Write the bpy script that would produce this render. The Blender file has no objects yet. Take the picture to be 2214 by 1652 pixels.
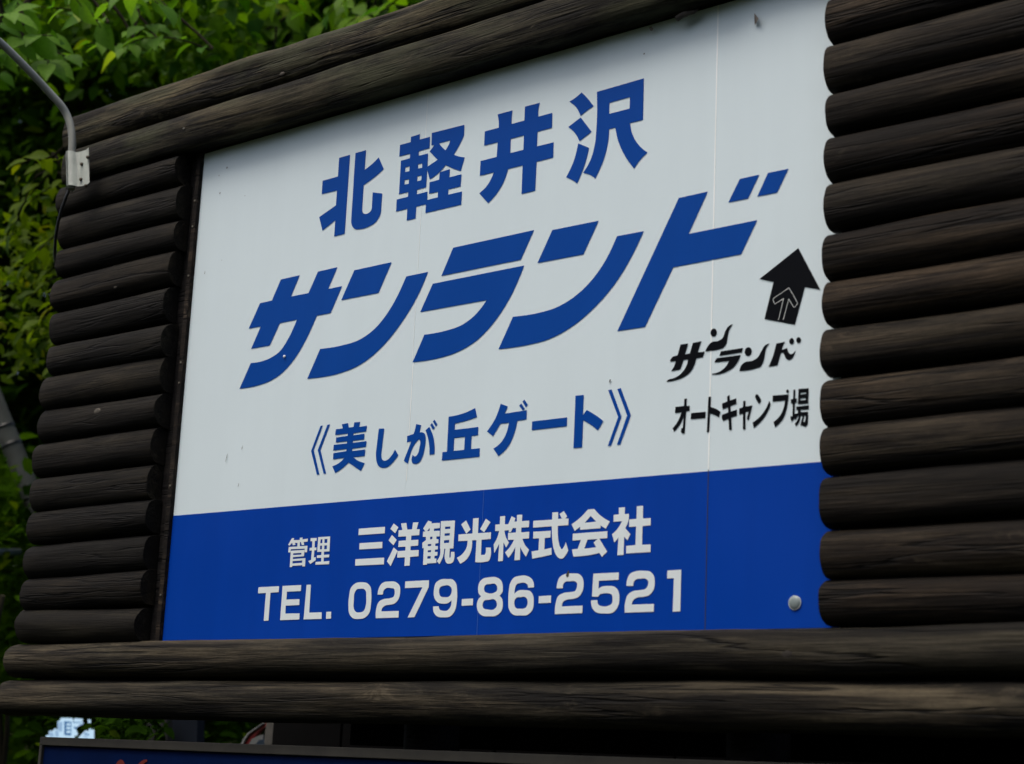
import bpy, bmesh, math, random
import numpy as np
from mathutils import Vector, Matrix, noise
from mathutils.geometry import tessellate_polygon

# ------------------------------------------------------------------ camera, light, exposure
sc = bpy.context.scene
COL = sc.collection
CAM = Vector((0.0, -3.17, 1.6))
RX = Vector((0.76253077, 0.64542309, 0.04445079))      # camera right
DN = Vector((-0.10672438, 0.19326025, -0.97532578))    # camera down
FW = Vector((-0.63808835, 0.73897193, 0.21624927))     # camera forward
cam_d = bpy.data.cameras.new('camera'); cam = bpy.data.objects.new('camera', cam_d); COL.objects.link(cam)
cam.matrix_world = Matrix(((RX.x, -DN.x, -FW.x, CAM.x), (RX.y, -DN.y, -FW.y, CAM.y), (RX.z, -DN.z, -FW.z, CAM.z), (0, 0, 0, 1)))
cam_d.sensor_width = 36; cam_d.lens = 36 * 3838.417 / 2214
cam_d.clip_end = 600; cam_d.clip_start = 0.05
cam_d.dof.use_dof = True; cam_d.dof.focus_distance = 4.6; cam_d.dof.aperture_fstop = 3.5
sc.camera = cam

SUN_EL, SUN_AZ = 66, 200          # azimuth clockwise from +y
world = bpy.data.worlds.new('World'); sc.world = world; world.use_nodes = True
wn = world.node_tree.nodes; wl = world.node_tree.links
sky = wn.new('ShaderNodeTexSky'); sky.sky_type = 'NISHITA'; sky.sun_disc = False
sky.sun_elevation = math.radians(SUN_EL); sky.sun_rotation = math.radians(SUN_AZ)
sky.air_density = 1.0; sky.dust_density = 6.0; sky.ozone_density = 0.6
wl.new(sky.outputs[0], wn['Background'].inputs[0]); wn['Background'].inputs[1].default_value = 0.08
sun_d = bpy.data.lights.new('sun', 'SUN'); sun = bpy.data.objects.new('sun', sun_d); COL.objects.link(sun)
sun_d.energy = 0.9; sun_d.angle = math.radians(32); sun_d.color = (1.0, 0.95, 0.88)
_a, _e = math.radians(SUN_AZ), math.radians(SUN_EL)
sdir = Vector((math.sin(_a) * math.cos(_e), math.cos(_a) * math.cos(_e), math.sin(_e)))
sun.rotation_euler = sdir.to_track_quat('Z', 'Y').to_euler(); sun.location = sdir * 30
sc.view_settings.view_transform = 'Standard'; sc.view_settings.look = 'None'
sc.view_settings.gamma = 1; sc.view_settings.use_curve_mapping = False
sc.view_settings.exposure = 1.15
sc.cycles.max_bounces = 8; sc.cycles.use_denoising = True

# ------------------------------------------------------------------ helpers
def ray(px, py):                       # direction through a point of the 2214 x 1652 view
    return (FW * 3838.417 + RX * (px - 1107) + DN * (py - 826)).normalized()
def at(px, py, y=0.0):                 # the point of the plane world-y = y seen there
    d = ray(px, py); return CAM + d * ((y + 3.17) / d.y)
def far(px, py, dist): return CAM + ray(px, py) * dist

def obj(name, me, mat=None, parent=None, label=None, kind=None):
    if isinstance(me, bmesh.types.BMesh):
        b = me; me = bpy.data.meshes.new(name); b.normal_update(); b.to_mesh(me); b.free()
    o = bpy.data.objects.new(name, me); COL.objects.link(o)
    if mat is not None and not me.materials: me.materials.append(mat)
    if parent is not None: o.parent = parent; o.matrix_parent_inverse = Matrix.Translation(-parent.location)
    if label: o['label'] = label
    if kind: o['kind'] = kind
    return o
def thing(name, label, cat, loc=(0, 0, 0), group=None):
    o = bpy.data.objects.new(name, None); COL.objects.link(o); o.location = loc; o.empty_display_size = .1
    o['label'] = label; o['category'] = cat
    if group: o['group'] = group
    return o
def tag(o, label, cat, group=None):
    o['label'] = label; o['category'] = cat
    if group: o['group'] = group
    return o
def box(b, lo, hi, bev=0.0):
    r = bmesh.ops.create_cube(b, size=1)
    vs = r['verts']
    c = (Vector(lo) + Vector(hi)) / 2; s = Vector(hi) - Vector(lo)
    for v in vs: v.co = Vector((v.co.x * s.x, v.co.y * s.y, v.co.z * s.z)) + c
    if bev:
        es = list({e for v in vs for e in v.link_edges})
        bmesh.ops.bevel(b, geom=es, offset=bev, segments=2, affect='EDGES', profile=.5)
def tube(b, pts, rad, n=10, cap=True):
    pts = [Vector(p) for p in pts]; rads = rad if isinstance(rad, (list, tuple)) else [rad] * len(pts)
    rings = []; up = Vector((0.13, 0.2, 1)).normalized()
    for i, p in enumerate(pts):
        t = (pts[min(i + 1, len(pts) - 1)] - pts[max(i - 1, 0)]).normalized()
        s = t.cross(up)
        if s.length < 1e-3: s = t.cross(Vector((1, 0, 0)))
        s.normalize(); u = s.cross(t).normalized(); up = u
        rings.append([b.verts.new(p + (s * math.cos(a) + u * math.sin(a)) * rads[i]) for a in [2 * math.pi * k / n for k in range(n)]])
    for a, c in zip(rings, rings[1:]):
        for k in range(n):
            f = b.faces.new((a[k], a[(k + 1) % n], c[(k + 1) % n], c[k])); f.smooth = True
    if cap:
        b.faces.new(list(reversed(rings[0]))); b.faces.new(rings[-1])
def smooth_path(pts, per=5):
    P = [Vector(p) for p in pts]; out = []
    for i in range(len(P) - 1):
        p0 = P[max(i - 1, 0)]; p1 = P[i]; p2 = P[i + 1]; p3 = P[min(i + 2, len(P) - 1)]
        for k in range(per):
            t = k / per
            out.append(.5 * ((2 * p1) + (p2 - p0) * t + (2 * p0 - 5 * p1 + 4 * p2 - p3) * t * t + (3 * p1 - p0 - 3 * p2 + p3) * t ** 3))
    out.append(P[-1]); return out
def disc(b, c, r, y, n=20, rz=None):
    b.faces.new([b.verts.new((c[0] + r * math.cos(a), y, c[1] + (rz or r) * math.sin(a))) for a in [2 * math.pi * k / n for k in range(n)]])

# ------------------------------------------------------------------ materials
def new_mat(name):
    m = bpy.data.materials.new(name); m.use_nodes = True
    return m, m.node_tree.nodes, m.node_tree.links, m.node_tree.nodes['Principled BSDF']
def ramp(n, stops):
    r = n.new('ShaderNodeValToRGB'); e = r.color_ramp.elements
    e.remove(e[1]); e[0].position = stops[0][0]; e[0].color = (*stops[0][1], 1)
    for p, c in stops[1:]:
        q = e.new(p); q.color = (*c, 1)
    return r
def noise_tex(n, l, vec, scale, detail=4, rough=.55, dist=0.0):
    t = n.new('ShaderNodeTexNoise'); t.inputs['Scale'].default_value = scale; t.inputs['Detail'].default_value = detail
    t.inputs['Roughness'].default_value = rough; t.inputs['Distortion'].default_value = dist
    if vec: l.new(vec, t.inputs['Vector'])
    return t
def mixc(n, l, fac, a, b, mode='MIX'):
    m = n.new('ShaderNodeMix'); m.data_type = 'RGBA'; m.blend_type = mode
    for i, v in ((0, fac), (6, a), (7, b)):
        if hasattr(v, 'default_value'): l.new(v, m.inputs[i])
        elif isinstance(v, (int, float)): m.inputs[i].default_value = v
        else: m.inputs[i].default_value = (*v, 1)
    return m.outputs[2]
def plain(name, col, rough=.5, metal=0.0, var=.12, scale=6, bump=0.0, emis=None, spec=.5):
    m, n, l, p = new_mat(name)
    tc = n.new('ShaderNodeTexCoord'); t = noise_tex(n, l, tc.outputs['Object'], scale, 5, .6)
    r = ramp(n, [(.3, tuple(c * (1 - var) for c in col)), (.7, tuple(min(1, c * (1 + var)) for c in col))])
    l.new(t.outputs[0], r.inputs[0]); l.new(r.outputs[0], p.inputs['Base Color'])
    p.inputs['Roughness'].default_value = rough; p.inputs['Metallic'].default_value = metal; p.inputs['Specular IOR Level'].default_value = spec
    if bump:
        t2 = noise_tex(n, l, tc.outputs['Object'], scale * 12, 5, .6)
        b = n.new('ShaderNodeBump'); b.inputs['Strength'].default_value = bump; b.inputs['Distance'].default_value = .002
        l.new(t2.outputs[0], b.inputs['Height']); l.new(b.outputs[0], p.inputs['Normal'])
    if emis: p.inputs['Emission Color'].default_value = (*emis[:3], 1); p.inputs['Emission Strength'].default_value = emis[3]
    return m
def wood(name, dark, mid, light, wear=.5, moss=None, wearcut=(.5, .72), pm=(2.2, 11, 11), bump=.55):
    m, n, l, p = new_mat(name)
    tc = n.new('ShaderNodeTexCoord'); oi = n.new('ShaderNodeObjectInfo')
    off = n.new('ShaderNodeVectorMath'); off.operation = 'SCALE'; off.inputs[0].default_value = (37, 11, 23)
    l.new(oi.outputs['Random'], off.inputs['Scale'])
    ad = n.new('ShaderNodeVectorMath'); ad.operation = 'ADD'; l.new(tc.outputs['Object'], ad.inputs[0]); l.new(off.outputs[0], ad.inputs[1])
    def mp(s):
        q = n.new('ShaderNodeMapping'); q.inputs['Scale'].default_value = s; l.new(ad.outputs[0], q.inputs['Vector']); return q.outputs[0]
    fine = noise_tex(n, l, mp((5, 150, 150)), 1.0, 6, .65, .3)
    grain = noise_tex(n, l, mp((1.6, 42, 42)), 1.0, 6, .6, .6)
    patch = noise_tex(n, l, mp(pm), 1.0, 8, .72, .3)
    speck = noise_tex(n, l, mp((60, 90, 90)), 1.0, 4, .7)
    g = ramp(n, [(.32, dark), (.55, mid), (.78, light)]); l.new(grain.outputs[0], g.inputs[0])
    w = ramp(n, [(wearcut[0], (0, 0, 0)), (wearcut[1], (1, 1, 1))]); l.new(patch.outputs[0], w.inputs[0])
    wf = n.new('ShaderNodeMath'); wf.operation = 'MULTIPLY'; l.new(w.outputs[0], wf.inputs[0]); l.new(fine.outputs[0], wf.inputs[1])
    wf2 = n.new('ShaderNodeMath'); wf2.operation = 'MULTIPLY'; wf2.use_clamp = True; l.new(wf.outputs[0], wf2.inputs[0]); wf2.inputs[1].default_value = 2 * wear
    c = mixc(n, l, wf2.outputs[0], g.outputs[0], light)
    # per log tint
    tint = ramp(n, [(0, (.62, .62, .63)), (.3, (1.0, .90, .82)), (.6, (.85, .86, .84)), (1, (1.4, 1.32, 1.22))]); l.new(oi.outputs['Random'], tint.inputs[0])
    c = mixc(n, l, 1.0, c, tint.outputs[0], 'MULTIPLY')
    # blotches where the stain has peeled, and broad brown stains
    bl = noise_tex(n, l, mp((5, 20, 20)), 1.0, 9, .78, .8); br = ramp(n, [(.55, (0, 0, 0)), (.60, (.55, .55, .55)), (.72, (1, 1, 1))]); l.new(bl.outputs[0], br.inputs[0])
    big = noise_tex(n, l, mp((1.1, 6, 6)), 1.0, 3); bm = ramp(n, [(.5, (0, 0, 0)), (.62, (1, 1, 1))]); l.new(big.outputs[0], bm.inputs[0])
    bf = n.new('ShaderNodeMath'); bf.operation = 'MULTIPLY'; l.new(br.outputs[0], bf.inputs[0]); l.new(bm.outputs[0], bf.inputs[1])
    c = mixc(n, l, bf.outputs[0], c, tuple(v * 1.15 for v in light))
    st = noise_tex(n, l, mp((.9, 4, 4)), 1.0, 4, .6); sr = ramp(n, [(.42, (.62, .60, .58)), (.55, (1.08, .97, .87)), (.68, (1.25, 1.2, 1.1))]); l.new(st.outputs[0], sr.inputs[0])
    c = mixc(n, l, 1.0, c, sr.outputs[0], 'MULTIPLY')
    # open checks (cracks) along the grain
    crk = noise_tex(n, l, mp((1.1, 26, 26)), 1.0, 3, .5, .2)
    cr = ramp(n, [(.475, (1, 1, 1)), (.497, (.08, .08, .08)), (.503, (.08, .08, .08)), (.525, (1, 1, 1))]); l.new(crk.outputs[0], cr.inputs[0])
    msk = noise_tex(n, l, mp((1.3, 5, 5)), 1.0, 2); mr = ramp(n, [(.42, (0, 0, 0)), (.52, (1, 1, 1))]); l.new(msk.outputs[0], mr.inputs[0])
    crm = mixc(n, l, mr.outputs[0], (1, 1, 1), cr.outputs[0])
    c = mixc(n, l, 1.0, c, crm, 'MULTIPLY')
    sp = ramp(n, [(.3, (.7, .7, .7)), (.7, (1.3, 1.3, 1.3))]); l.new(speck.outputs[0], sp.inputs[0])
    c = mixc(n, l, .6, c, sp.outputs[0], 'MULTIPLY')
    if moss:
        ms = noise_tex(n, l, mp((3, 9, 9)), 1.0, 6, .7); mm = ramp(n, [(.48, (0, 0, 0)), (.66, (1, 1, 1))]); l.new(ms.outputs[0], mm.inputs[0])
        c = mixc(n, l, mm.outputs[0], c, moss)
    l.new(c, p.inputs['Base Color']); p.inputs['Roughness'].default_value = .85; p.inputs['Specular IOR Level'].default_value = .18
    hs = n.new('ShaderNodeMath'); hs.operation = 'ADD'; l.new(grain.outputs[0], hs.inputs[0]); l.new(fine.outputs[0], hs.inputs[1])
    hs2 = n.new('ShaderNodeMath'); hs2.operation = 'ADD'; l.new(hs.outputs[0], hs2.inputs[0]); l.new(crm, hs2.inputs[1])
    b = n.new('ShaderNodeBump'); b.inputs['Strength'].default_value = bump; b.inputs['Distance'].default_value = .005
    l.new(hs2.outputs[0], b.inputs['Height']); l.new(b.outputs[0], p.inputs['Normal'])
    return m
def paint(name, col, rough=.42, dirt=.10, spec=.2):
    m, n, l, p = new_mat(name)
    tc = n.new('ShaderNodeTexCoord')
    mpn = n.new('ShaderNodeMapping'); mpn.inputs['Scale'].default_value = (9, 1, .7); l.new(tc.outputs['Object'], mpn.inputs['Vector'])
    a = noise_tex(n, l, mpn.outputs[0], 1.5, 5, .6); b_ = noise_tex(n, l, tc.outputs['Object'], 2.2, 4, .6)
    s = n.new('ShaderNodeMath'); s.operation = 'ADD'; l.new(a.outputs[0], s.inputs[0]); l.new(b_.outputs[0], s.inputs[1])
    r = ramp(n, [(.42, tuple(c * (1 - dirt) for c in col)), (.62, col)])
    h = n.new('ShaderNodeMath'); h.operation = 'MULTIPLY'; h.inputs[1].default_value = .5; l.new(s.outputs[0], h.inputs[0]); l.new(h.outputs[0], r.inputs[0])
    l.new(r.outputs[0], p.inputs['Base Color'])
    rr = ramp(n, [(.3, (rough - .08,) * 3), (.7, (rough + .12,) * 3)]); l.new(b_.outputs[0], rr.inputs[0]); l.new(rr.outputs[0], p.inputs['Roughness'])
    p.inputs['Specular IOR Level'].default_value = spec
    return m
def leaf_mat(name, lo, hi, trans=.4, rough=.55, spec=.12):
    m, n, l, p = new_mat(name)
    at_ = n.new('ShaderNodeAttribute'); at_.attribute_name = 'tone'; oi = n.new('ShaderNodeObjectInfo')
    ad = n.new('ShaderNodeMath'); ad.operation = 'ADD'; l.new(at_.outputs['Fac'], ad.inputs[0]); l.new(oi.outputs['Random'], ad.inputs[1])
    fr = n.new('ShaderNodeMath'); fr.operation = 'FRACT'; l.new(ad.outputs[0], fr.inputs[0])
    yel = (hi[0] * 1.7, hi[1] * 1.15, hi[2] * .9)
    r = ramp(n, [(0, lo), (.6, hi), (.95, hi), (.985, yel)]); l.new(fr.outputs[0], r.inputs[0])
    tc = n.new('ShaderNodeTexCoord'); nt = noise_tex(n, l, tc.outputs['Object'], 14, 4)
    v = ramp(n, [(.3, (.8, .8, .8)), (.7, (1.15, 1.15, 1.15))]); l.new(nt.outputs[0], v.inputs[0])
    c = mixc(n, l, 1.0, r.outputs[0], v.outputs[0], 'MULTIPLY')
    l.new(c, p.inputs['Base Color']); p.inputs['Roughness'].default_value = rough; p.inputs['Specular IOR Level'].default_value = spec
    tr = n.new('ShaderNodeBsdfTranslucent'); c2 = mixc(n, l, 1.0, c, (1.5, 1.5, .5), 'MULTIPLY'); l.new(c2, tr.inputs[0])
    mx = n.new('ShaderNodeMixShader'); mx.inputs[0].default_value = trans
    out = n['Material Output']; l.new(p.outputs[0], mx.inputs[1]); l.new(tr.outputs[0], mx.inputs[2]); l.new(mx.outputs[0], out.inputs[0])
    return m

M_LEFT = wood('dark_stained_wood', (.0026, .0023, .0017), (.0068, .0062, .0044), (.030, .028, .020), .7, None, (.48, .72))
M_RIGHT = wood('brown_stained_wood', (.0022, .0017, .0012), (.0085, .0068, .0048), (.050, .043, .031), .9, None, (.48, .7), (1.5, 20, 20), .8)
M_WORN = wood('worn_weathered_wood', (.0020, .0017, .0013), (.0085, .0076, .0054), (.068, .062, .045), 1.1, None, (.44, .66), (1.3, 24, 24), .9)
M_TOP = wood('mossy_weathered_wood', (.0030, .0027, .0018), (.0095, .0088, .0056), (.085, .081, .053), 1.2, (.036, .038, .020), (.48, .7), (2, 16, 16), .8)
M_BOARD = wood('black_stained_board', (.0045, .0045, .005), (.008, .0078, .009), (.02, .02, .019), .3)
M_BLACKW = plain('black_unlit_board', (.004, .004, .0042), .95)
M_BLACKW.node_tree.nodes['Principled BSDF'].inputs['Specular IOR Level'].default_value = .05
M_BATTEN = wood('rusty_batten', (.006, .0055, .006), (.012, .010, .009), (.08, .066, .05), .8, None, (.55, .7))
M_WHITE = paint('white_sign_board', (.64, .75, .79), .45, .025)
M_BAND = paint('blue_sign_film', (.0005, .044, .34), .40, .08, .08)
M_BLUE = paint('blue_letter_film', (.001, .055, .31), .40, .06, .08)
M_BLACK = paint('black_letter_film', (.003, .004, .006), .5, .1, .05)
M_LWHITE = paint('white_letter_film', (.70, .78, .80), .4, .05)
M_LINE = plain('white_joint_strip', (.86, .92, .90), .3)
M_BLUELINE = plain('blue_joint', (.03, .10, .40), .4)
M_DARKLINE = plain('dark_joint', (.01, .015, .05), .5)
M_BARK = plain('bark', (.020, .018, .011), .9, spec=.05, var=.4, scale=9, bump=.8)
M_GREYM = plain('galvanised_white_steel', (.38, .42, .39), .5, .0, .12, 30)
M_PIPE = plain('painted_steel_pipe', (.24, .245, .21), .5, .0, .15, 12)
M_CABLE = plain('black_cable_sheath', (.012, .013, .015), .4)
M_SCREW = plain('rusty_screw', (.08, .065, .045), .5, .6, .3, 60)
M_ALU = plain('dull_aluminium', (.030, .028, .022), .8, .0, .25, 12)
M_NAVY = paint('navy_sign_film', (.0008, .009, .055), .6, .2, .05)
M_RED = plain('red_paint', (.15, .012, .005), .5)

# ------------------------------------------------------------------ ground and hill
def rng(s): return random.Random(s)
b = bmesh.new(); bmesh.ops.create_grid(b, x_segments=120, y_segments=120, size=300)
for v in b.verts:
    d = max(0, v.co.y - 8 - .15 * v.co.x)
    v.co.z = 0.03 * noise.noise(v.co * .2) if d == 0 else min(d * .22, 9) + noise.noise(v.co * .08) * min(d * .05, 1.2)
m_ground = plain('soil_and_gravel', (.012, .015, .007), .95, spec=0, var=.4, scale=1.5, bump=.6)
obj('ground', b, m_ground, kind='structure')

# ------------------------------------------------------------------ the log frame
frame = thing('log_frame', 'dark wooden frame of horizontal half logs that carries the big white and blue signboard', 'sign frame', (-3.0, .06, 0))
def log_mesh(x0, x1, z0, z1, depth, seed, flat_bottom=False, bumps=0.0, yb=0.0, n=None, pwr=(.56, .72)):
    """half log: round to the front (-y), flat at the back"""
    R = rng(seed); L = x1 - x0; n = n or max(14, int(L / .035)); K = 15
    zc = (z0 + z1) / 2; h = (z1 - z0) / 2; b = bmesh.new(); rings = []
    ph = R.random() * 100; wob = R.uniform(.004, .008); pw = R.uniform(*pwr); tilt = R.uniform(-.0025, .0025); dj = R.uniform(-.1, .1)
    xs = [x0 + L * i / n for i in range(n + 1)]
    xs = [x0, x0 + .002] + xs[1:-1] + [x1 - .002, x1]
    for i, x in enumerate(xs):
        ring = []
        sh = .985 if i in (0, len(xs) - 1) else 1.0
        dz = wob * noise.noise(Vector((x * 1.3, ph, 0))) + tilt * (2 * (x - x0) / L - 1)
        for k in range(K):
            a = -math.pi / 2 + math.pi * k / (K - 1)
            ca, sa = math.cos(a), math.sin(a)
            ca = max(ca, 0) ** pw; sa = math.copysign(abs(sa) ** .94, sa)
            r = 1 + .075 * noise.noise(Vector((x * 2.2, a * 1.3, ph))) + .028 * noise.noise(Vector((x * 8, a * 6, ph)))
            if bumps and sa > .3:
                q = noise.noise(Vector((x * 3.1, 3.3, ph)))
                r += bumps * max(0, q - .1) * 2.2
            y = yb - depth * (1 + dj * ((x - x0) / L if L < 3 else 0)) * ca * r * sh; z = zc + dz + h * sa * r * sh
            if flat_bottom and z < z0 + .012:
                z = z0 + .012 * .0 + .004 * noise.noise(Vector((x * 4, y * 20, ph))) + .004 * noise.noise(Vector((x * 14, 0, ph)))
                if k == 0: y = yb
            ring.append(b.verts.new((x, y, z)))
        rings.append(ring)
    for r0, r1 in zip(rings, rings[1:]):
        for k in range(K - 1):
            f = b.faces.new((r0[k], r0[k + 1], r1[k + 1], r1[k])); f.smooth = True
        f = b.faces.new((r0[K - 1], r0[0], r1[0], r1[K - 1]))
    for r0, inv in ((rings[0], False), (rings[-1], True)):
        vs = [b.verts.new(v.co) for v in r0]
        f = b.faces.new(list(reversed(vs)) if not inv else vs)
    bmesh.ops.recalc_face_normals(b, faces=b.faces[:])
    return b
def log(x0, x1, z0, z1, depth, seed, mat, label=None, **kw):
    b = log_mesh(0, x1 - x0, z0 - (z0 + z1) / 2, z1 - (z0 + z1) / 2, depth, seed, **kw)
    o = obj('log', b, mat)
    o.location = (x0, 0, (z0 + z1) / 2); o.parent = frame; o.matrix_parent_inverse = Matrix.Translation(-frame.location)
    if label: o['label'] = label
    return o
LZ = [3.361, 3.265, 3.155, 3.059, 2.951, 2.842, 2.740, 2.635, 2.531, 2.425, 2.321, 2.222, 2.119, 2.020, 1.920]
LX0 = [-4.636, -4.613, -4.605, -4.611, -4.600, -4.596, -4.613, -4.608, -4.617, -4.612, -4.610, -4.607, -4.606, -4.614]
LX1 = [-4.039, -4.027, -4.027, -4.037, -4.045, -4.032, -4.033, -4.035, -4.042, -4.045, -4.037, -4.035, -4.033, -4.040]
for i in range(14):
    log(LX0[i], LX1[i], LZ[i + 1] - .001, LZ[i] + .001, .056, 10 + i, M_LEFT)
RZ = [3.39, 3.286, 3.177, 3.063, 2.963, 2.858, 2.751, 2.643, 2.543, 2.437, 2.334, 2.229, 2.120, 2.015, 1.920]
RX0 = [-1.852, -1.849, -1.852, -1.847, -1.850, -1.850, -1.853, -1.852, -1.856, -1.855, -1.855, -1.856, -1.853, -1.855]
for i in range(14):
    log(RX0[i], -0.62 + .01 * math.sin(i * 3), RZ[i + 1] + .001, RZ[i] - .002, .047, 40 + i, M_RIGHT, yb=-.004, pwr=(.74, .9))
log(-4.632, -.60, 3.481, 3.598, .058, 70, M_TOP, 'mossy top log with bumpy upper edge', bumps=.10, pwr=(.42, .44))
log(-4.606, -.60, 3.363, 3.484, .068, 71, M_TOP, 'second log from the top, trimmed flat where it covers the sign', flat_bottom=True, pwr=(.40, .42))
log(-4.638, -.60, 1.816, 1.919, .070, 72, M_WORN, 'worn greyish log right under the signboard')
log(-4.655, -.60, 1.708, 1.813, .072, 73, M_WORN, 'lowest log, worn and blotched')
# knots, nail heads on logs
def knot(px, py, y, r, mat, name='knot'):
    c = at(px, py, y); b = bmesh.new()
    bmesh.ops.create_uvsphere(b, u_segments=12, v_segments=8, radius=1)
    for v in b.verts: v.co = Vector((v.co.x * r * 1.7, v.co.y * r * .45, v.co.z * r)) + c
    for f in b.faces: f.smooth = True
    return obj(name, b, mat, frame)
knot(211, 890, -.052, .010, plain('knot_wood', (.075, .066, .05), .8, var=.4, scale=60, bump=.6))
knot(2010, 860, -0.04, 0.008, plain('knot_wood', (.045, .038, .028), .85, var=.5, scale=70, bump=.6))
knot(1905, 1085, -0.04, 0.007, plain('knot_wood', (.045, .038, .028), .85, var=.5, scale=70, bump=.6))
knot(250, 620, -0.05, 0.006, plain('knot_wood', (.045, .038, .028), .85, var=.5, scale=70, bump=.6))
knot(610, 160, -0.057, 0.006, plain('knot_wood', (.045, .038, .028), .85, var=.5, scale=70, bump=.6))
M_NAIL = plain('nail_head', (.16, .15, .12), .5, .3)
knot(397, 278, -.073, .0028, M_NAIL, 'nail')
for px, py in ((950, 1384), (1042, 1384)): knot(px, py, -.028, .004, plain('nail_hole', (.006, .006, .006), .9), 'nail_hole')
knot(1704, 1413, -.062, .013, plain('dark_knot', (.02, .016, .012), .9, var=.5, scale=70))
for lo, hi in (((-4.57, .004, 1.72), (-3.985, .03, 3.55)), ((-1.86, .0045, 1.72), (-.62, .03, 3.55)), ((-3.984, .006, 3.357), (-1.861, .03, 3.56)), ((-3.984, .006, 1.72), (-1.861, .03, 1.918))):
    b = bmesh.new(); box(b, lo, hi); obj('back_board', b, M_BOARD, frame)
b = bmesh.new(); box(b, (-3.9995, -.012, 1.921), (-3.982, .003, 3.359), .0015); obj('batten', b, M_BATTEN, frame)
for k, z in enumerate((2.05, 2.36, 2.66, 2.72, 2.98, 3.13, 3.21)):
    b = bmesh.new(); tube(b, [(-3.990, -.0145, z), (-3.990, -.011, z)], .0028, 8); obj('nail', b, M_NAIL, frame)
for x in (-3.05, -2.1, -.8):
    b = bmesh.new(); tube(b, [(x, .12, -.2), (x, .12, 1.4), (x, .12, 3.5)], [.075, .07, .065], 14); obj('post', b, M_BOARD, frame)
for z in (1.12, 1.30, 1.48, 1.66):
    b = bmesh.new(); box(b, (-3.42, .20, z), (-.62, .235, z + .172), .004); obj('board', b, M_BLACKW, frame)

# ------------------------------------------------------------------ the signboard
sign = thing('signboard', 'large white signboard with blue Japanese lettering and a deep blue band along its foot', 'sign', (-2.9, 0, 1.92))
SX = [(-3.980, -3.0751), (-3.0749, -2.1615), (-2.1600, -1.836)]
for x0, x1 in SX:
    b = bmesh.new(); box(b, (x0, 0, 1.921), (x1, .0038, 3.357)); obj('panel', b, M_WHITE, sign)
def band_z(x): return 2.275 + (x + 3.974) * (2.264 - 2.275) / (3.974 - 1.875)
for x0, x1 in ((-3.980, -2.8105), (-2.8098, -2.1612), (-2.1598, -1.836)):
    b = bmesh.new()
    f = b.faces.new([b.verts.new(p) for p in ((x0, -.0008, 1.921), (x1, -.0008, 1.921), (x1, -.0008, band_z(x1)), (x0, -.0008, band_z(x0)))])
    obj('blue_band', b, M_BAND, sign)
for x, z0, z1, w, m in ((-2.1607, 2.27, 3.357, .0016, M_LINE), (-2.1607, 1.921, 2.267, .0011, M_DARKLINE), (-3.072, 2.31, 2.62, .0011, M_LINE), (-3.0750, 2.62, 3.35, .0005, M_LINE), (-2.8103, 1.921, 2.268, .0006, M_BLUELINE)):
    b = bmesh.new(); box(b, (x - w, -.0012 if z1 < 2.3 else -.0006, z0), (x + w, .001, z1)); obj('joint', b, m, sign)

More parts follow.
